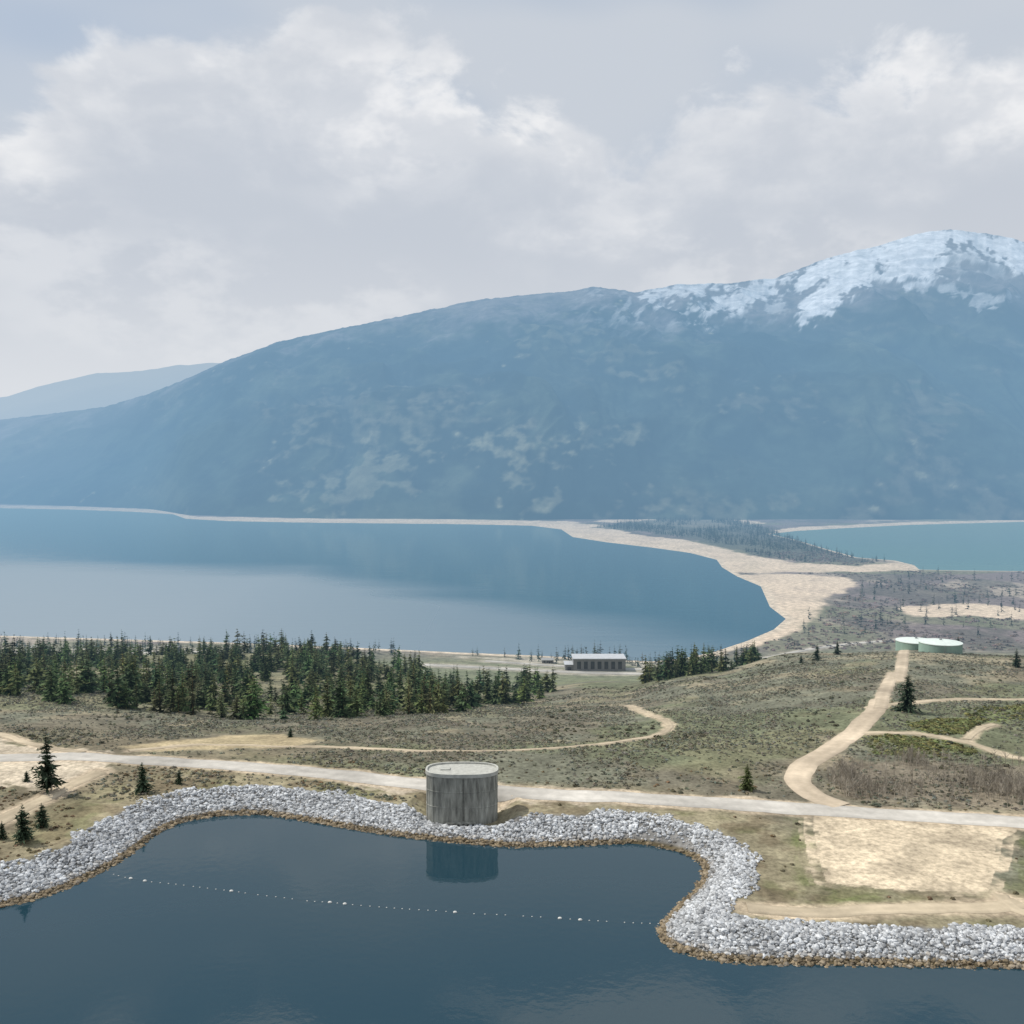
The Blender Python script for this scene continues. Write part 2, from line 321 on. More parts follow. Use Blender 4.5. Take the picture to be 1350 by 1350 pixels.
def ground_color(X,Y):
    n=lambda s,o=4,k=0:fbm(X/s,Y/s,o,k)
    big=n(60,4,11); med=n(14,4,12); fine=n(3.5,3,13)
    sage=np.array([.142,.143,.105]); tan=np.array([.27,.23,.155]); grn=np.array([.125,.14,.075]); brn=np.array([.15,.125,.092])
    c=np.zeros(X.shape+(3,))+sage
    def mx(c,col,m): return c*(1-m[...,None])+np.array(col)*m[...,None]
    c=mx(c,tan,sst(.48,.66,med*.6+big*.4)*.75)
    c=mx(c,brn,sst(.50,.62,n(30,4,15))*.5)
    c=mx(c,grn,sst(.50,.62,n(45,4,16))*.6)
    U=X/np.maximum(Y,50)
    c=mx(c,(.17,.14,.09),sst(-.1,-.3,U)*sst(320,260,Y)*.5)
    c=mx(c,(.16,.17,.10),sst(560,680,Y)*(1-sst(1000,1100,Y))*.8)
    c=mx(c,(.18,.17,.10),sst(320,360,Y)*(1-sst(640,700,Y))*sst(.05,-.05,U)*.6)
    far=sst(1000,1150,Y)
    fl=np.zeros_like(c)+np.array([.17,.14,.13]); a=fbm(X/160,Y/260,5,21); b_=fbm(X/70,Y/110,4,22)
    fl=mx(fl,(.33,.28,.22),sst(.52,.64,a)*.8); fl=mx(fl,(.09,.085,.07),sst(.48,.6,b_)*.7)
    fl=mx(fl,(.15,.16,.09),sst(.54,.64,fbm(X/240,Y/200,4,23))*.6)
    c=c*(1-far[...,None])+fl*far[...,None]
    s=np.full(X.shape,60.); k=Y<330
    s[k]=-sdf(X[k],Y[k],FB,60.)
    dry=(1-sst(16,30,s+ (med-.5)*14))
    c=mx(c,(.26,.225,.145),dry*.8); c=mx(c,(.15,.15,.075),dry*sst(.47,.6,med)*.7)
    c=mx(c,(.14,.11,.07),dry*sst(.48,.62,n(6,4,18))*.6)
    c=mx(c,(.17,.165,.155),1-sst(7.0,9.0,s+(fine-.5)*3))
    c=mx(c,(.10,.08,.045),1-sst(.6,1.6,s))
    c=mx(c,(.05,.055,.045),1-sst(-2.5,0,s))
    for p in lowgrass+greens:
        d=sdf(X,Y,p,30)+(med-.5)*12
        c=mx(c,(.14,.16,.065),sst(-2,3.5,d)*(.35+.6*sst(.4,.6,fine)))
    d=sdf(X,Y,aspen,30)+(med-.5)*8; c=mx(c,(.19,.16,.12),sst(-1,3,d)*.8)
    dirt=(.46,.375,.27)
    for p,w in [(lotA,.0),(lotR,0),(gravL,0)]:
        d=sdf(X,Y,p,30)+(fine-.5)*4.5; col=np.array((.46,.395,.30) if p is not lotR else (.49,.41,.295))
        mm_=sst(-.6,1.0,d)[...,None]; c=c*(1-mm_)+(col*(.80+.40*(med*.6+big*.4)[...,None]))*mm_
    d=sdf(X,Y,strip,30)+(med-.5)*7; c=mx(c,(.38,.31,.19),sst(-1,2,d)*.85)
    for p,w in [(ROAD,4.4),(dirt_right,4.2),(dirt_up,3.4)]+trk:
        d=w/2*1.15-pdist(X,Y,p)+(fine-.5)*2.5 if p is not ROAD else 4.6-pdist(X,Y,p)+(fine-.5)*2.2
        c=mx(c,dirt,sst(-1.2,.9,d)*.8)
    kk=Y>900
    if kk.any():
        x=X[kk];y=Y[kk];cc=c[kk]; nn=(fbm(x/40,y/60,4,31)-.5)
        for p in sand:
            d=sdf(x,y,p,200)+nn*50; cc=mx(cc,(.54,.44,.33),sst(-6,8,d)*(.8+.2*sst(.4,.6,nn+.5)))
        cc=mx(cc,(.085,.09,.07),sst(-10,10,sdf(x,y,PEN,200)+nn*90)*.85)
        for p in pale:
            d=sdf(x,y,p,200)+nn*50; cc=mx(cc,(.40,.36,.29),sst(-6,12,d)*.8)
        sl=-np.maximum(sdf(x,y,L1,200.),sdf(x,y,L2,200.))
        cc=mx(cc,(.50,.42,.32),(1-sst(6,16,sl+nn*12)))
        cc=mx(cc,(.12,.14,.11),1-sst(-8,0,sl))
        for p,w in PLROADS:
            d=w-pdist(x,y,p,60)+nn*12; cc=mx(cc,(.36,.32,.26),sst(-3,5,d)*.7)
        c[kk]=cc
    return c
# ------------------------------------------------------------ ground sheet
ys=np.concatenate([np.arange(40,128,4),np.arange(128,262,.45),np.geomspace(262,650,280)[1:],np.geomspace(650,1200,150)[1:],
   1/np.linspace(1/1200.,1/5600.,300)[1:],np.geomspace(5600,30000,14)[1:]])
us=np.concatenate([np.linspace(-1.3,-.57,40)[:-1],np.linspace(-.57,.57,800),np.linspace(.57,1.3,40)[1:]])
YY,UU=np.meshgrid(ys,us,indexing='ij'); XX=UU*YY
ZZ=height(XX.ravel(),YY.ravel()); CC=ground_color(XX.ravel(),YY.ravel())
add_mesh('ground',np.stack([XX.ravel(),YY.ravel(),ZZ],-1),grid_faces(len(ys),len(us)),CC,M_ground,True)
# ------------------------------------------------------------ roads
def ribbon(name,P,w,off,col,jit=.35,taper=False):
    P=np.asarray(P); t=np.gradient(P,axis=0); t/=np.linalg.norm(t,axis=1)[:,None]+1e-9
    nrm=np.stack([-t[:,1],t[:,0]],-1); n=len(P); ac=np.linspace(-1,1,9)
    s=np.cumsum(np.r_[0,np.linalg.norm(np.diff(P,axis=0),axis=1)])
    jl=(fbm(s/5,s*0+1,3,41)-.5)*2*jit; jr=(fbm(s/5,s*0+9,3,43)-.5)*2*jit
    V=[];C=[]
    for a in ac:
        o=a*w/2+(jl if a<0 else jr)*abs(a)
        q=P+nrm*o[:,None]
        z=height(q[:,0].copy(),q[:,1].copy())+off*(1 if abs(a)<.99 else .2)
        V.append(np.stack([q[:,0],q[:,1],z],-1))
        k=1+.10*math.exp(-((abs(a)-.45)/.18)**2)-(.10 if abs(a)>.9 else 0)
        C.append(np.tile(np.array(col)*k,(n,1))*(.9+.2*fbm(q[:,0]/6,q[:,1]/6,3,44))[:,None])
    V=np.stack(V,1).reshape(-1,3);C=np.stack(C,1).reshape(-1,3)
    return add_mesh(name,V,grid_faces(n,9),C,M_road,True)
ribbon('gravel_road',ROAD,7.2,.16,(.45,.425,.38),.3)
ribbon('dirt_road',dirt_right,6.2,.16,(.47,.39,.29),.5)
ribbon('dirt_road',dirt_up,4.6,.2,(.42,.35,.26),.5)
for p,w in trk: ribbon('dirt_track',p,w*.75,.14,(.40,.335,.24),.8)
for p,w in PLROADS: ribbon('highway',p,w*.8,.5,(.36,.34,.30),.2)
# ------------------------------------------------------------ water
def quad(name,x0,x1,y0,y1,z,mat):
    V=np.array([(x0,y0,z),(x1,y0,z),(x1,y1,z),(x0,y1,z)]); return add_mesh(name,V,np.array([[0,1,2,3]]),None,mat)
quad('reservoir_water',-330,330,-500,232,0,mat_water('reservoir_water',(.014,.040,.056),.02,.6,.013,(1,1,1),.02,(.5,2.4)))
def strip_plane(name,left,right,yv,mat):
    V=[];Fc=[]
    for i,(l,r_,y) in enumerate(zip(left,right,yv)): V+= [(l,y,LAKE),(r_,y,LAKE)]
    for i in range(len(yv)-1): Fc.append([2*i,2*i+1,2*i+3,2*i+2])
    return add_mesh(name,np.array(V),np.array(Fc),None,mat)
yv=[960,1700,2000,5600]; sp_=[.5*960,.4*1700,.245*2000,.245*5600]
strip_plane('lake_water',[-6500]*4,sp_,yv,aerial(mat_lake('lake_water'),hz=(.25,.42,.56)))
strip_plane('lake_water',sp_,[6500]*4,yv,aerial(mat_water('shallow_lake_water',(.08,.18,.19),.2,.05,.5,(.3,1,1),.0014,(.8,1.5)),hz=(.27,.42,.54)))
# ------------------------------------------------------------ mountain
sil=[(-1200,600),(-400,575),(-150,566),(0,553),(60,546),(140,536),(200,518),(250,498),(300,475),(370,450),(430,437),(500,422),(570,408),(650,392),(720,385),(790,378),(840,385),(890,375),(960,373),(1020,366),(1060,350),(1110,332),(1170,318),(1200,308),(1245,303),(1290,307),(1330,315),(1350,322),(1450,350),(1700,430),(2400,520)]
su=np.array([(a-675)/F for a,b in sil]); se=np.array([elev(b) for a,b in sil])
fu=[-1.4,-.52,-.37,-.33,-.2,.1,.52,1.4]; fy=[5600,5000,4450,3950,3640,3600,3570,3500]
def mtn(nm):
    u=np.concatenate([np.linspace(-1.3,-.6,60)[:-1],np.linspace(-.6,.6,900),np.linspace(.6,1.3,60)[1:]])
    w=np.concatenate([np.linspace(-.03,1,400),np.linspace(1,1.6,30)[1:]])
    W,U=np.meshgrid(w,u,indexing='ij')
    foot=np.interp(U,fu,fy); foot=foot+ (fbm(U*14,U*0,3,51)-.5)*120
    rid=foot+2600+700*np.sin(U*3.0+.5)+(fbm(U*7,U*0,3,52)-.5)*500
    Y=foot+(rid-foot)*W; X=U*Y
    zr=CAMZ+np.interp(U,su,se)*rid+(fbm(U*40,U*0+3,4,53)-.5)*28*sst(-.5,.1,U)+(fbm(U*240,U*0+3,3,54)-.5)*12
    Wc=np.clip(W,0,1); h=zr+134
    wr=Wc**(.95)
    env=4*Wc*(1-Wc)
    warp=(fbm(X/1400,Y/1400,4,56)-.5)
    g1=ridged((X+warp*1100)/1500,(Y)/2600,5,55)-.62
    g2=ridged((X+Y*.25)/430+warp*4,Y/1500,5,57)-.6
    z=-137+h*wr+env*h*(.36*g1+.18*g2)+(fbm(X/90,Y/90,3,58)-.5)*14*sst(0.02,.15,Wc)*(1-Wc)
    z=z+(fbm(X/160,Y/260,4,73)-.5)*70*env
    z=z+sst(0,.12,Wc)*25*(fbm(X/500,Y/500,3,59)-.3)*(1-Wc)
    z=np.where(W>1,-137+h*(1-(W-1)*1.3)+(fbm(X/300,Y/300,3,60)-.5)*60*(W-1),z)
    z=np.where(W<0,-145,z)
    cr=CAMZ+np.interp(U,su,se)*Y; lim=cr-(1-W)*h*.12
    z=np.where((W<1)&(W>.5)&(z>lim-30),lim-30*np.exp(-np.clip((z-lim+30)/30,0,8)),z)
    c,s=math.cos(PITCH),math.sin(PITCH); dz=z-CAMZ
    fwd=Y*c-dz*s; up=Y*s+dz*c; PX=675+F*X/fwd; PY=675-F*up/fwd
    PXr,PYr=PX.ravel(),PY.ravel(); x=X.ravel();y=Y.ravel();zz=z.ravel();Wf=Wc.ravel();Uf=U.ravel()
    C=np.zeros((len(x),3))+np.array([.036,.053,.040])
    def mx(c,col,m): return c*(1-m[:,None])+np.array(col)*m[:,None]
    f0=fbm((x+zz*.5)/900+3,zz/420,4,69)
    f1=fbm((x+zz*.4)/380,zz/190,5,61); f2=fbm(x/130,zz/80,4,62); f3=fbm((x-zz*.5)/240,zz/240,4,63); f4=fbm(x/45,zz/30,4,68)
    C=mx(C,(.075,.09,.06),sst(.46,.62,f1*.5+f0*.5)*.8); C=mx(C,(.010,.018,.018),sst(.46,.58,f3*.35+f2*.25+f0*.4)*.9)
    C=mx(C,(.16,.15,.11),sst(.55,.67,f1*.4+f3*.25+f4*.35)*.45)
    gl=sst(-.02,-.16,g2.ravel()+.0); C=mx(C,(.012,.022,.022),gl*.6)   # darker colour in the gullies
    top=np.interp(Uf,su,[b for a,b in sil]); below=PYr-top
    tl=np.interp(PXr,[0,250,500,700,900,1100,1350],[2,3,8,28,42,60,80])
    tun=1-sst(-20,20,below-tl+(f3-.5)*90+(f2-.5)*50+(f4-.5)*30)
    C=mx(C,(.21,.185,.19),tun*.8); C=mx(C,(.09,.085,.10),tun*sst(.5,.6,f2)*.6)
    mead=[[(370,668),(430,628),(490,600),(545,600),(525,630),(490,665),(440,677)],[(640,602),(720,575),(742,578),(690,600),(650,607)],[(630,612),(700,638),(722,650),(705,650),(650,622)],[(765,568),(830,578),(825,588),(770,578)],[(400,575),(560,530),(660,545),(500,585)],[(860,660),(960,650),(1060,668),(960,676)],[(700,420),(860,470),(900,500),(840,490),(700,440)]]
    for i,p in enumerate(mead):
        d=sdf(PXr,PYr,p,60)*.6+(f2-.5)*46+(f3-.5)*24+(f4-.5)*80; C=mx(C,(.24,.235,.155),sst(-6,16,d)*[.5,.5,.5,.4,.25,.3,.3][i])
    snow=[[(1048,427),(1050,398),(1086,360),(1130,333),(1168,320),(1156,350),(1142,378),(1100,398),(1065,422)],
      [(1163,320),(1200,300),(1242,302),(1242,345),(1232,370),(1164,367),(1170,340)],
      [(1276,300),(1350,314),(1500,350),(1500,408),(1345,370),(1316,340),(1282,320)],
      [(918,422),(945,393),(985,374),(1025,362),(1058,348),(1045,372),(990,394),(950,416)],
      [(846,388),(890,374),(935,371),(928,390),(870,396)],[(1040,368),(1120,322),(1178,312),(1118,350),(1060,380)],
      [(1232,300),(1298,302),(1292,322),(1238,324)],[(1196,372),(1260,370),(1335,392),(1290,400)]]
    n1=fbm((x-zz*.9)/110,zz/210,4,64)-.5; n5=fbm((x-zz*.6)/34,zz/46,4,67)-.5
    for i,p in enumerate(snow):
        d=sdf(PXr,PYr,p,40)+1.0+n1*26+(f2-.5)*10+n5*30; C=mx(C,(.86,.87,.90),sst(-3,4,d)*[1,1,1,.75,.6,1,1,.4][i])
    sp=sst(.54,.66,n5*.6+n1*.5+.55)*(1-sst(18,75,below))*sst(.02,.2,Uf); C=mx(C,(.78,.8,.83),sp*.65)
    return add_mesh(nm,np.stack([x,y,zz],-1),grid_faces(len(w),len(u)),C,M_mtn,True)
mtn('mountain')
def far_hills():
    pts=[(-900,470),(-400,500),(-150,545),(0,524),(60,508),(130,492),(200,486),(270,479),(330,476),(450,500),(700,560),(1200,580),(2300,560)]
    u=np.linspace(-1.3,1.3,900); w=np.linspace(0,1.3,60); W,U=np.meshgrid(w,u,indexing='ij')
    Y=9500+3500*W; X=U*Y; e=np.interp(U,[(a-675)/F for a,b in pts],[elev(b) for a,b in pts])
    zr=CAMZ+e*13000+(fbm(U*30,U*0,4,71)-.5)*90
    z=np.where(W<=1,-137+(zr+137)*W**.9+4*W*(1-W)*(ridged(X/1500,Y/1500,4,72)-.6)*350,-137+(zr+137)*(2-W))
    C=np.zeros((z.size,3))+np.array([.05,.065,.055])
    add_mesh('distant_hills',np.stack([X.ravel(),Y.ravel(),z.ravel()],-1),grid_faces(60,900),C,M_mtn,True)
far_hills()
# ------------------------------------------------------------ conifers
def conifer(seed,H,R,levels,nb,seg,skirt=.1,leaf=1.0):
    r=np.random.RandomState(seed); V=[];Fc=[];C=[]
    n=6; rb=H*.016
    for k,(z,rr) in enumerate([(-.04*H,rb*1.2),(H*.3,rb*.8),(H*.97,rb*.12)]):
        for i in range(n):
            a=2*math.pi*i/n; V.append((rr*math.cos(a),rr*math.sin(a),z)); C.append((1.7,1.1,1.0))
    for k in range(2):
        for i in range(n):
            a=k*n+i;b=k*n+(i+1)%n; Fc+= [(a,b,b+n),(a,b+n,a+n)]
    lob=r.rand(5)*6.28
    for l in range(levels):
        t=(l+r.rand()*.6)/levels; z0=H*(skirt+(1-skirt)*t)
        rl=R*((1-t)**.7)*(.7+.55*r.rand())+H*.012
        for b in range(nb if t<.8 else max(3,nb//2)):
            if r.rand()<.12: continue
            a=r.rand()*6.283; rr=rl*(.55+.6*r.rand())*(1+.22*math.cos(2*a+lob[l%5]))
            dx,dy=math.cos(a),math.sin(a); dro=.18+.25*r.rand()-.35*t
            for j in range(seg):
                f=(j+.4+.6*r.rand())/seg; s=rr*(.34+.12*r.rand())*leaf*(1.15-.5*f)+.03*R
                p=np.array([dx*rr*f,dy*rr*f,z0-rr*dro*f+r.randn()*.04*rr])
                d=np.array([dx+r.randn()*.35,dy+r.randn()*.35,-dro+r.randn()*.35]); d/=np.linalg.norm(d)
                q=np.cross(d,[r.randn()*.5,r.randn()*.5,1]); q/=np.linalg.norm(q)+1e-9
                i0=len(V); V+= [tuple(p-d*s*.7+q*s*.35),tuple(p-d*s*.6-q*s*.4),tuple(p+d*s)]
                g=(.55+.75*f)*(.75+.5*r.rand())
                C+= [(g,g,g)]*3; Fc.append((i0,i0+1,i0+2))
    return np.array(V),np.array(Fc),np.array(C)
forest_t=[conifer(100+i,1.0,.20+.05*(i%3),13,6,4,.06+.05*(i%2),1.25) for i in range(6)]
far_t=[conifer(200+i,1.0,.24,7,5,2,.05,1.6) for i in range(4)]
def inside(x,y,p): return sdf(x,y,p,1.)>0
def uy(L): return [(u*y,y) for u,y in L]
F1=uy([(-.62,352),(-.5,352),(-.42,345),(-.33,333),(-.25,322),(-.17,322),(-.1,338),(-.04,385),(.02,440),(.045,500),(.02,540),(-.03,560),(-.09,600),(-.2,650),(-.35,655),(-.62,655)])
F2=uy([(.128,500),(.165,470),(.21,480),(.25,505),(.255,560),(.2,580),(.14,560)])
def tree_mass(name,polys,N,hr,tm,col,thin=None,seed=0,pw=1.0):
    r=np.random.RandomState(seed); xs=[];yy=[]
    for p,n in zip(polys,N):
        P=np.array(p); x=r.uniform(P[:,0].min(),P[:,0].max(),n*6);y=r.uniform(P[:,1].min(),P[:,1].max(),n*6)
        m=inside(x,y,p)
        if thin is not None: m&=r.rand(len(x))<thin(x,y)
        xs.append(x[m][:n]);yy.append(y[m][:n])
    x=np.concatenate(xs);y=np.concatenate(yy); n=len(x)
    H=(hr[0]+(hr[1]-hr[0])*r.rand(n)**pw)*(.55+.9*fbm(x/25,y/25,2,81)); z=height(x.copy(),y.copy())
    sc=np.stack([H**.5*hr[1]**.5*r.uniform(.75,1.2,n)]*2+[H],-1)
    cols=np.array(col)[None]*r.uniform(.45,1.7,n)[:,None]*np.stack([r.uniform(.8,1.5,n),np.ones(n),r.uniform(.7,1.1,n)],-1)
    V,Fc,C=merge(tm,np.stack([x,y,z-.2],-1),r.rand(n)*6.28,sc,r.randint(0,len(tm),n),cols)
    return add_mesh(name,V,Fc,C,M_leaf)
gap=lambda x,y: .06+.94*sst(.42,.54,fbm(x/24,y/24,3,82))
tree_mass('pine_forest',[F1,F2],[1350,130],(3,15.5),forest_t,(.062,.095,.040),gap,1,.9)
SHL=P_([(-200,846),(0,848),(330,852),(560,858),(560,874),(300,866),(0,868),(-200,866)])
SHR=P_([(590,861),(860,873),(990,858),(1000,880),(840,884),(600,866)])
PP=P_([(735,868),(760,862),(830,864),(845,874),(830,880),(760,880)])
FSC=P_([(1090,760),(1400,752),(1400,845),(1050,845)])
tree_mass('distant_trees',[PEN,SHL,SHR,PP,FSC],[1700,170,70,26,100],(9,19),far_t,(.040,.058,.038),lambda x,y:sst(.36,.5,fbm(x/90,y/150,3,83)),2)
def pine(px,py,h,seed,R=.2,col=(.035,.055,.03),lv=30,name='pine_tree',skirt=.08,at=None):
    x,y=at if at else G(px,py); V,Fc,C=conifer(seed,h,h*R,lv,9,7,skirt,.8)
    nt_=24; Fl=Fc[nt_:]
    z=float(height(np.array([x]),np.array([y]))[0])
    e=bpy.data.objects.new(name,None); scene.collection.objects.link(e); e.location=(x,y,z-.1)
    add_mesh('crown',V[18:],Fl-18,(C*np.array(col))[18:],M_leaf,parent=e)
    add_mesh('trunk',V[:18],Fc[:nt_],None,M_bark,parent=e)
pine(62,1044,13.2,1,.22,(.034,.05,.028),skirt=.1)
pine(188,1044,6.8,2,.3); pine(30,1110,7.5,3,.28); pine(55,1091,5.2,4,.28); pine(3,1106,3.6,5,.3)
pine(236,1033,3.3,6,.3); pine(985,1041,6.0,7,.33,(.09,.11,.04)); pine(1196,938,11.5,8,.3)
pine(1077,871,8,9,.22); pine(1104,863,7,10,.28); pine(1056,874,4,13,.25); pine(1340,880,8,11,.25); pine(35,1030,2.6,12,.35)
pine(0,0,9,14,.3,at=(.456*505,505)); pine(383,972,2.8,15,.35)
# ------------------------------------------------------------ shrubs
def shrub(seed,k=12):
    r=np.random.RandomState(seed); V=[];Fc=[];C=[]
    for i in range(k):
        a=r.rand()*6.28; e=r.rand()*1.2+.1; d=np.array([math.cos(a)*math.cos(e),math.sin(a)*math.cos(e),math.sin(e)])
        p=d*(.35+.2*r.rand())*np.array([1,1,.8]); q=np.cross(d,r.randn(3)); q/=np.linalg.norm(q)
        w=np.cross(d,q); s=.3+.15*r.rand(); i0=len(V)
        V+= [tuple(p+q*s),tuple(p-q*s*.6+w*s*.7),tuple(p-q*s*.5-w*s*.7+d*s*.3)]; Fc.append((i0,i0+1,i0+2)); g=.7+.6*r.rand(); C+= [(g,g,g)]*3
    return np.array(V),np.array(Fc),np.array(C)
sh_t=[shrub(i) for i in range(5)]; sh_s=[shrub(i+20,7) for i in range(5)]
def clear(x,y):
    m=np.ones(len(x),bool)
    for p in [lotA,lotR,gravL]: m&=sdf(x,y,p,5)<-.6
    m&=sdf(x,y,strip,5)<0
    m&=pdist(x,y,ROAD)>4.8; m&=pdist(x,y,dirt_right)>3.8; m&=pdist(x,y,dirt_up)>3.0
    for p,w in trk: m&=pdist(x,y,p)>w*.6+.4
    m&=-sdf(x,y,FB,60)>9
    return m
def shrub_mass(name,N,ulo,uhi,ylo,yhi,size,col,prob,seed,poly=None,flat=.75,tm=None):
    r=np.random.RandomState(seed); tm=tm or sh_t
    if poly is not None:
        P=np.array(poly);x=r.uniform(P[:,0].min(),P[:,0].max(),N);y=r.uniform(P[:,1].min(),P[:,1].max(),N); m=inside(x,y,poly)
    else:
        y=np.sqrt(r.uniform(ylo**2,yhi**2,N)); x=r.uniform(ulo,uhi,N)*y; m=np.ones(N,bool)
    m&=r.rand(N)<prob(x,y); x=x[m];y=y[m]
    if ylo<700: m=clear(x,y); x=x[m];y=y[m]
    n=len(x); z=height(x.copy(),y.copy()); s=r.uniform(*size,n)*r.uniform(.7,1.2,n)
    cols=np.array(col)[None]*r.uniform(.6,1.4,n)[:,None]*np.stack([r.uniform(.9,1.25,n),np.ones(n),r.uniform(.8,1.1,n)],-1)
    V,Fc,C=merge(tm,np.stack([x,y,z],-1),r.rand(n)*6.28,np.stack([s,s,s*flat],-1),r.randint(0,5,n),cols)
    return add_mesh(name,V,Fc,C,M_shrub)
shrub_mass('sagebrush',90000,-.6,.6,205,480,(.4,1.05),(.142,.150,.118),lambda x,y:(.15+.85*sst(.40,.6,fbm(x/18,y/18,4,91)))*(1-.7*sst(400,480,y)),5,None,.75,sh_s)
shrub_mass('dark_brush',7000,-.6,.6,150,520,(.7,1.7),(.07,.075,.05),lambda x,y:sst(.52,.66,fbm(x/22,y/22,3,92))*(-sdf(x,y,FB,60)>24),6)
shrub_mass('bank_brush',9000,-.62,.6,140,235,(.3,.95),(.13,.105,.065),lambda x,y:(.15+.85*sst(.0,-.35,x/y))*sst(.42,.58,fbm(x/10,y/10,3,98)),16)
shrub_mass('willow_scrub',15000,-.1,.62,1080,2300,(3,7),(.15,.125,.11),lambda x,y:sst(.42,.6,fbm(x/120,y/180,4,93))*(sdf(x,y,L1,20)<-15)*(sdf(x,y,L2,20)<-15)*(sdf(x,y,sand[0],20)<-8)*(sdf(x,y,sand[1],20)<-5)*(sdf(x,y,sand[4],20)<-5),7,None,.6,sh_s)
for i,g in enumerate(greens): shrub_mass('juniper_bushes',1500,0,0,0,1,(.8,1.6),(.125,.14,.06),lambda x,y:.15+.85*sst(.4,.6,fbm(x/8,y/8,3,97)),20+i,g)
# bare aspen thicket
def bare(seed):
    r=np.random.RandomState(seed);V=[];Fc=[];C=[]
    def stick(a,b,w,g):
        a=np.array(a);b=np.array(b); d=b-a; q=np.cross(d,[.3,.7,.2]); q/=np.linalg.norm(q); p=np.cross(d,q);p/=np.linalg.norm(p); i=len(V)
        for o in (q,-.5*q+.87*p,-.5*q-.87*p): V.append(tuple(a+o*w)); C.append((g,)*3)
        V.append(tuple(b)); C.append((g*.8,)*3)
        for k in range(3): Fc.append((i+k,i+(k+1)%3,i+3))
    stick((0,0,0),(r.randn()*.05,r.randn()*.05,1),.02,1.2)
    for i in range(12):
        z=.3+.65*r.rand(); a=r.rand()*6.28; l=.32*(1.2-z)+.06
        stick((0,0,z-.05),(math.cos(a)*l,math.sin(a)*l,z+l*1.0),.012,.9)
    return np.array(V),np.array(Fc),np.array(C)
bt=[bare(i) for i in range(4)]
r=np.random.RandomState(9); P=np.array(aspen); x=r.uniform(P[:,0].min(),P[:,0].max(),3600);y=r.uniform(P[:,1].min(),P[:,1].max(),3600)
m=inside(x,y,aspen)&clear(x,y)&(r.rand(3600)<.1+.9*sst(.42,.6,fbm(x/12,y/12,3,94))); x=x[m];y=y[m];n=len(x)
H=r.uniform(1.6,4.2,n)
V,Fc,C=merge(bt,np.stack([x,y,height(x.copy(),y.copy())],-1),r.rand(n)*6.28,np.stack([H,H,H],-1),r.randint(0,4,n),np.array([[.36,.32,.26]])*r.uniform(.7,1.2,n)[:,None])
add_mesh('bare_aspen_thicket',V,Fc,C,M_shrub)
# ------------------------------------------------------------ riprap
def rock(seed):
    import bmesh
    bm=bmesh.new(); bmesh.ops.create_icosphere(bm,subdivisions=1,radius=.5); r=np.random.RandomState(seed)
    V=np.array([v.co[:] for v in bm.verts]); Fc=np.array([[v.index for v in f.verts] for f in bm.faces]); bm.free()
    V=V*(1+r.uniform(-.28,.28,(len(V),1))); V=V*np.array([1.25,.95,.75])
    return V,Fc,np.ones((len(V),3))
rt=[rock(i) for i in range(8)]
r=np.random.RandomState(11)
fbl=np.array(FB[:-4]); seg=np.linalg.norm(np.diff(fbl,axis=0),axis=1); cum=np.r_[0,np.cumsum(seg)]
N=62000; t=r.uniform(0,cum[-1],N); bx=np.interp(t,cum,fbl[:,0]);by=np.interp(t,cum,fbl[:,1])
x=bx+r.uniform(-10.5,10.5,N); y=by+r.uniform(-10.5,10.5,N)
s=-sdf(x,y,FB,60); w=8.4+(fbm(x/7,y/7,3,95)-.5)*8
gapd=np.hypot(x-on_plane(862,1110,2)[0],y-on_plane(862,1110,2)[1])
m=(s>-.6)&(s<w)&(np.abs(x/np.maximum(y,1))<.62)&((gapd>6+4*r.rand(N))|(r.rand(N)<.15)); x=x[m];y=y[m];s=s[m];n=len(x)
sz=r.uniform(.38,.75,n)*r.choice([.7,1,1.5],n,p=[.42,.43,.15])
g=r.uniform(.5,1.3,n)*(.78+.44*fbm(x/6,y/6,3,99)); wet=sst(1.8,.4,s+r.rand(n)*.8)
cols=np.minimum((np.array([.445,.455,.46])[None]*g[:,None])*(1-wet[:,None])+np.array([.21,.165,.105])[None]*g[:,None]*wet[:,None],.7)
z=height(x.copy(),y.copy())+sz*.1
V,Fc,C=merge(rt,np.stack([x,y,z],-1),r.rand(n)*6.28,np.stack([sz,sz,sz],-1),r.randint(0,8,n),cols)
add_mesh('riprap_rocks',V,Fc,C,M_rock)
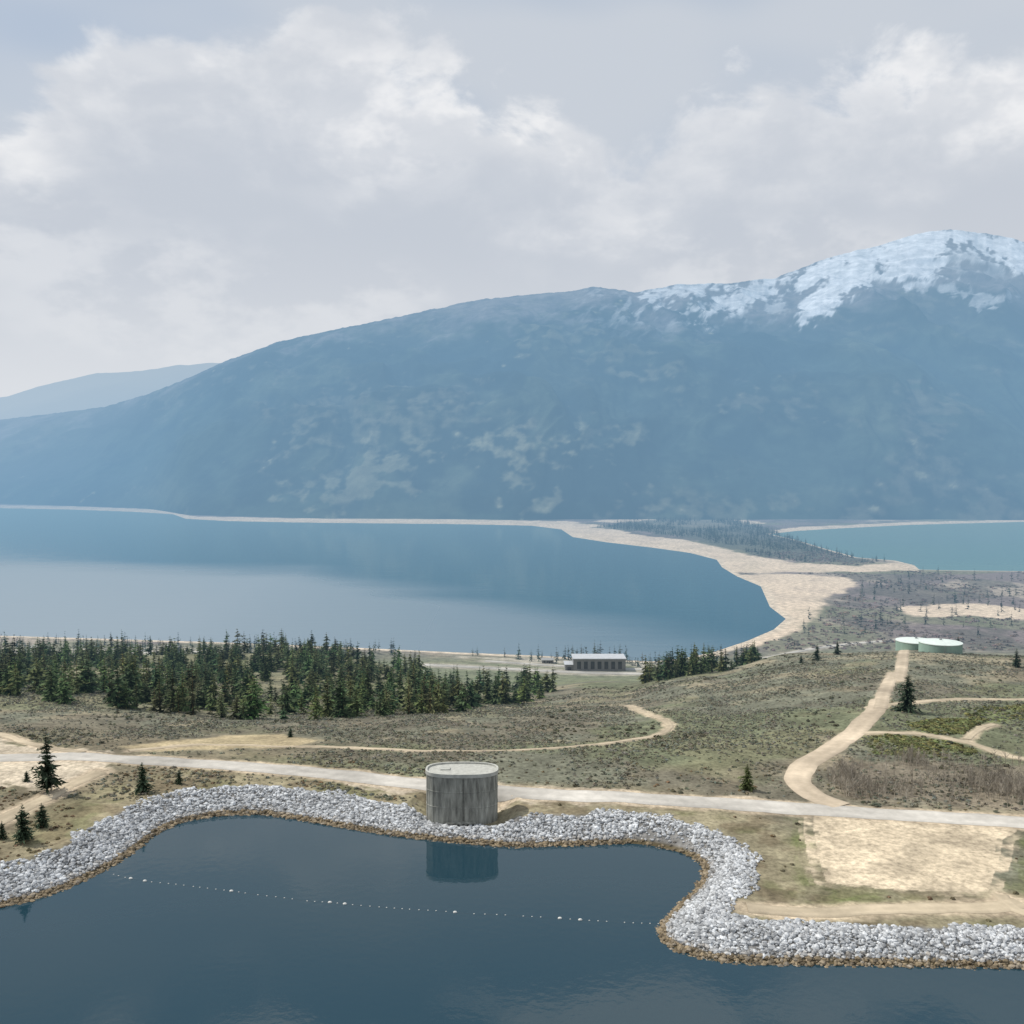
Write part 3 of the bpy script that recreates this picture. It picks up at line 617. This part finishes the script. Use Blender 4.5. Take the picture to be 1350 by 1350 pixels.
# ------------------------------------------------------------ intake tower
def new_empty(name,loc):
    e=bpy.data.objects.new(name,None); scene.collection.objects.link(e); e.location=loc; return e
M_conc=mat_col('weathered_concrete',(.245,.245,.215),.9,.9,.6,(1.3,1.3,.22))
M_conc2=mat_col('pale_concrete',(.40,.40,.36),.9,1.2,.2)
M_dark=mat_col('dark_opening',(.03,.03,.03),.9,2,.2)
M_stain=mat_col('stained_concrete',(.12,.12,.105),.9,1.5,.4)
M_steel=mat_col('galvanised_steel',(.35,.36,.36),.5,3,.15,metal=.6)
def oval(a,b,n=192,p=2.7):
    t=np.arange(n)*2*math.pi/n; c,s=np.cos(t),np.sin(t)
    return np.stack([a*np.sign(c)*np.abs(c)**(2/p),b*np.sign(s)*np.abs(s)**(2/p)],-1)
def loft(name,rings,mat,parent,cap=True,smooth=False):
    n=len(rings[0][0]); V=[];
    for o,z in rings: V.append(np.column_stack([o,np.full(n,z)]))
    V=np.concatenate(V); i=np.arange(n); Fc=[]
    for k in range(len(rings)-1):
        a=k*n+i;b=k*n+(i+1)%n; Fc.append(np.stack([a,b,b+n,a+n],-1))
    Fc=np.concatenate(Fc); ob=add_mesh(name,V,Fc,None,mat,smooth,parent)
    if cap:
        import bmesh
        bm=bmesh.new(); bm.from_mesh(ob.data); bm.verts.ensure_lookup_table(); 
        bm.faces.new([bm.verts[(len(rings)-1)*n+j] for j in range(n)]); bm.to_mesh(ob.data); bm.free()
    return ob
tw=new_empty('concrete_intake_tower',(TX,TY,-.5))
O=oval(7.45,4.3); nn=len(O); nr=O/np.linalg.norm(O,axis=1)[:,None]
gro=np.where((np.arange(nn)%12)==0,.14,0)+np.where((np.arange(nn)%12)==6,.06,0); Og=O-nr*gro[:,None]
O3=O+nr*.05
loft('wall',[(Og,-2.5),(Og,2.0),(Og,4.6),(O3,4.65),(O3,4.8),(Og,4.85),(Og,7.8),(O3,7.85),(O3,8.0),(Og,8.05),(Og,11.0)],M_conc,tw)
O1=oval(7.6,4.45); O2=oval(7.2,4.05); 
loft('parapet',[(O2,11.003),(O1,11.003),(O1,11.75),(O2,11.75),(O2,11.4)],M_conc2,tw,cap=True)
loft('footing',[(oval(4.6,5.2),-2.5),(oval(4.6,5.2),1.9)],M_conc,tw)
def box(name,c,s,mat,parent):
    V=np.array([(x,y,z) for x in(-.5,.5) for y in(-.5,.5) for z in(-.5,.5)])*np.array(s)+np.array(c)
    Fc=np.array([[0,1,3,2],[4,6,7,5],[0,4,5,1],[2,3,7,6],[0,2,6,4],[1,5,7,3]]); return add_mesh(name,V,Fc,None,mat,False,parent)
box('roof_hatch',(-3.5,.4,11.5),(2.0,1.6,.2),M_conc2,tw)
box('gate_guide_slot',(.5,-4.33,6.4),(.38,.16,8.6),M_stain,tw)
for k in range(6): box('gate_slot',(-2.5+1.0*k,-5.2,1.25),(.45,.1,.9),M_dark,tw)
# ------------------------------------------------------------ tanks
M_green=mat_col('tank_green',(.24,.34,.285),.7,.4,.12,(1,1,.3)); M_roof=mat_col('tank_roof',(.56,.62,.58),.7,.5,.08)
for (x,y) in [(.413*492,492),(.438*463,463)]:
    z=float(height(np.array([x]),np.array([y]))[0]); R=9.6
    e=new_empty('water_tank',(x,y,z)); cyl=lambda R:oval(R,R,72,2)
    loft('shell',[(cyl(R),-2),(cyl(R),4.9)],M_green,e,cap=False); loft('rim',[(cyl(R+.15),4.9),(cyl(R+.15),5.2)],M_roof,e,cap=False)
    loft('roof',[(cyl(R+.15),5.2),(cyl(R*.66),5.75),(cyl(R*.33),6.05),(cyl(.4),6.2)],M_roof,e,smooth=True)
    loft('vent',[(oval(.6,.6,24,2),6.1),(oval(.6,.6,24,2),6.9)],M_steel,e)
    for s_ in (-.25,.25): box('ladder_rail',(s_-2,-R-.2,2.6),(.08,.08,5.4),M_steel,e)
    for q in range(12): box('ladder_rung',(-2,-R-.2,.3+q*.42),(.5,.05,.05),M_steel,e)
# ------------------------------------------------------------ buildings on the lake shore
bx,by=(790-675)/F*985,985; bz=float(height(np.array([bx]),np.array([by]))[0])
M_wall=mat_col('precast_wall',(.21,.22,.225),.9,.2,.1); M_glass=mat_col('dark_glass',(.06,.08,.10),.2,.3,.2,spec=.6); M_rf=mat_col('roof_membrane',(.40,.42,.44),.8,.2,.1)
e=new_empty('powerplant_building',(bx,by,bz))
box('main_hall',(0,0,5.5),(52,24,13),M_wall,e); box('roof',(0,0,12.4),(53.4,25.4,.8),M_rf,e)
box('low_wing',(-30.02,-2,2.5),(8,18,7),M_wall,e); box('low_wing_roof',(-30.3,-2,6.3),(9,19,.6),M_rf,e)
for k in range(7): box('window',(-20.4+6.8*k,-12.04,6.0),(3.8,.1,7.4),M_glass,e)
box('loading_door',(-30,-11.05,1.8),(4,.12,4.5),M_glass,e)
M_tin=mat_col('tin_roof',(.30,.31,.31),.6,.4,.1)
def cabin(px,py,w_,d_,h_):
    x,y=on_plane(px,py,LAKE+4); z=float(height(np.array([x]),np.array([y]))[0]); e=new_empty('lakeside_building',(x,y,z))
    box('walls',(0,0,h_/2-.3),(w_,d_,h_+.6),M_wall,e)
    V=np.array([(-w_/2-.5,-d_/2-.6,h_),(w_/2+.5,-d_/2-.6,h_),(w_/2+.5,d_/2+.6,h_),(-w_/2-.5,d_/2+.6,h_),(-w_/2-.5,0,h_+d_*.28),(w_/2+.5,0,h_+d_*.28)])
    add_mesh('gable_roof',V,np.array([[0,1,5],[0,5,4],[2,3,4],[2,4,5],[3,0,4],[1,2,5]]),None,M_tin,False,e)
    for k in range(3): box('window',((k-1)*w_*.3,-d_/2-.04,h_*.5),(w_*.14,.08,h_*.35),M_glass,e)
    box('door',(w_*.15,-d_/2-.05,1.1),(1.2,.1,2.2),M_glass,e)
for a in [(722,871,12,7,3.5),(880,876,12,7,3.5),(52,857,14,9,4),(228,856,16,8,4)]: cabin(*a)
# ------------------------------------------------------------ buoy line
bpx=[(150,1153),(165,1157),(200,1163),(232,1166),(255,1169),(305,1175),(340,1180),(375,1184),(405,1188),(435,1190),(465,1193),(500,1196),(540,1199),(575,1201),(600,1203),(625,1205),(655,1206),(690,1208),(725,1210),(765,1213),(800,1215),(835,1217),(868,1218)]
e=new_empty('buoy_line',(0,0,0)); M_buoy=mat_col('buoy_white',(.6,.6,.56),.5,1,.08)
bw=smooth_line([on_plane(a,b,0) for a,b in bpx],1.3)
Vs=[];Fs=[];off=0
import bmesh
bm=bmesh.new(); bmesh.ops.create_uvsphere(bm,u_segments=10,v_segments=8,radius=.3); bmesh.ops.triangulate(bm,faces=bm.faces[:]); sv=np.array([v.co[:] for v in bm.verts]); sf=np.array([[v.index for v in f.verts] for f in bm.faces]); bm.free()
rb=np.random.RandomState(6)
for k,p in enumerate(bw):
    big=k%13 in (3,5) and rb.rand()<.85
    if not big and rb.rand()<.2: continue
    s_=np.array([1.4,1.0,.9])*(.85 if big else .3)
    Vs.append(sv*s_+np.array([p[0],p[1],.03])); Fs.append(sf+off); off+=len(sv)
add_mesh('floats',np.concatenate(Vs),np.concatenate(Fs),None,M_buoy,True,e)
cu=bpy.data.curves.new('rope','CURVE'); cu.dimensions='3D'; spn=cu.splines.new('POLY'); spn.points.add(len(bw)-1)
for k,p in enumerate(bw): spn.points[k].co=(p[0],p[1],-.02,1)
cu.bevel_depth=.025; ro=bpy.data.objects.new('rope',cu); scene.collection.objects.link(ro); ro.parent=e; cu.materials.append(M_dark)
# ------------------------------------------------------------ light
SE,SA=math.radians(50),math.radians(-68)   # azimuth from +Y toward +X
sd=Vector((math.sin(SA)*math.cos(SE),math.cos(SA)*math.cos(SE),math.sin(SE)))
sl=bpy.data.lights.new('sun','SUN'); sl.energy=3.8; sl.angle=math.radians(.5); sl.color=(1,.95,.87)
so=bpy.data.objects.new('sun',sl); scene.collection.objects.link(so); so.rotation_euler=sd.to_track_quat('Z','Y').to_euler()
# ------------------------------------------------------------ sky
w=bpy.data.worlds.new('World'); scene.world=w; w.use_nodes=True; nt=w.node_tree; L=nt.links
try: w.cycles.sampling_method='NONE'
except Exception: pass
bg=nt.nodes['Background']; bg.inputs['Strength'].default_value=.1
sky=nd(nt,'ShaderNodeTexSky',sky_type='NISHITA'); sky.sun_disc=False; sky.sun_elevation=SE; sky.sun_rotation=SA; sky.dust_density=2
tc=nd(nt,'ShaderNodeTexCoord'); sx=nd(nt,'ShaderNodeSeparateXYZ'); L.new(tc.outputs['Generated'],sx.inputs[0])
def M(op,*a): return mathn(nt,op,*a)
def MR(v,a,b,c=0,d=1,sm=True):
    n=nd(nt,'ShaderNodeMapRange'); 
    if sm: n.interpolation_type='SMOOTHSTEP'
    for i,k in enumerate((a,b,c,d)): n.inputs[i+1].default_value=k
    L.new(v,n.inputs[0]); return n.outputs[0]
def NZ(scale,detail,rough,off,zs=1.6,dist=0):
    mp=nd(nt,'ShaderNodeMapping'); mp.inputs['Scale'].default_value=(1,1,zs); mp.inputs['Location'].default_value=off
    L.new(tc.outputs['Generated'],mp.inputs[0]); n=nd(nt,'ShaderNodeTexNoise'); n.inputs['Scale'].default_value=scale; n.inputs['Detail'].default_value=detail; n.inputs['Roughness'].default_value=rough; n.inputs['Distortion'].default_value=dist
    L.new(mp.outputs[0],n.inputs['Vector']); return n.outputs['Fac']
az=M('ARCTAN2',sx.outputs[0],sx.outputs[1]); el=M('ARCSINE',sx.outputs[2])
tops=[(-500,250),(-200,215),(0,185),(100,140),(190,100),(300,66),(400,52),(480,58),(560,95),(620,140),(700,170),(800,175),(870,180),(920,155),(970,125),(1060,112),(1200,98),(1290,115),(1350,140),(1500,200),(1800,120),(2400,200)]
cr=nd(nt,'ShaderNodeFloatCurve'); cv=cr.mapping.curves[0]
tp=[((math.atan((a-675)/F)+1.6)/3.2, math.atan(-( b-675)/F)-PITCH) for a,b in tops]
tp=[(a,e_/.6) for a,e_ in tp]
cv.points[0].location=(0,tp[0][1]); cv.points[-1].location=(1,tp[-1][1])
for a,e_ in tp: cv.points.new(a,e_)
cr.mapping.update()
L.new(M('DIVIDE',M('ADD',az,1.6),3.2),cr.inputs['Value']); top=M('MULTIPLY',cr.outputs[0],.6)
n1=NZ(7,6.5,.58,(0,0,0),1.5,.3); n3=NZ(4.2,3,.55,(5,2,0),1.8); n4=NZ(2.6,2,.5,(1,7,3),2.6); n6=NZ(13,4,.6,(2,3,8),1.7)
bil=M('MULTIPLY',M('SUBTRACT',n1,.5),.30)
k=M('ADD',M('SUBTRACT',top,el),bil)
edge=MR(k,-.010,.032)
rim=MR(k,.0,.13,1,0)
bodyl=MR(n3,.38,.60); puff=MR(n6,.40,.62)
shade=M('ADD',M('MULTIPLY',rim,M('ADD',M('MULTIPLY',bodyl,.40),.42)),M('MULTIPLY',M('MULTIPLY',bodyl,puff),.42))
shade=M('MINIMUM',M('ADD',shade,M('MULTIPLY',M('SUBTRACT',puff,.5),M('MULTIPLY',rim,.32))),1.0)
shade=M('MAXIMUM',shade,0.0)
def MIX(f,a,b):
    n=nd(nt,'ShaderNodeMix',data_type='RGBA')
    L.new(f,n.inputs[0])
    for i,v in ((6,a),(7,b)):
        if isinstance(v,tuple): n.inputs[i].default_value=(*v,1)
        else: L.new(v,n.inputs[i])
    return n.outputs[2]
veil=MIX(MR(n4,.38,.60),(4.9,5.7,6.8),(5.9,6.35,7.0))
skyc=MIX(MR(n4,.3,.6,.75,.97),sky.outputs[0],veil)
upper=MR(el,.43,.52)
skyc=MIX(upper,skyc,MIX(MR(n3,.44,.56),(3.6,4.7,6.4),(10.5,10.5,10.6)))
cloud=MIX(shade,(5.7,6.1,6.75),(8.7,8.75,8.9))
c1=MIX(M('MULTIPLY',edge,.92),skyc,cloud)
c2=MIX(MR(el,.0,.23,.95,0),c1,(7.5,7.75,8.1))
L.new(c2,bg.inputs['Color'])
# ------------------------------------------------------------ camera
cd=bpy.data.cameras.new('camera'); co=bpy.data.objects.new('camera',cd); scene.collection.objects.link(co)
cd.sensor_width=36; cd.lens=36*F/1350; cd.clip_start=.5; cd.clip_end=60000
co.location=(0,0,CAMZ); co.rotation_euler=(math.pi/2-PITCH,0,0); scene.camera=co
scene.view_settings.view_transform='Standard'; scene.view_settings.look='None'; scene.view_settings.exposure=0
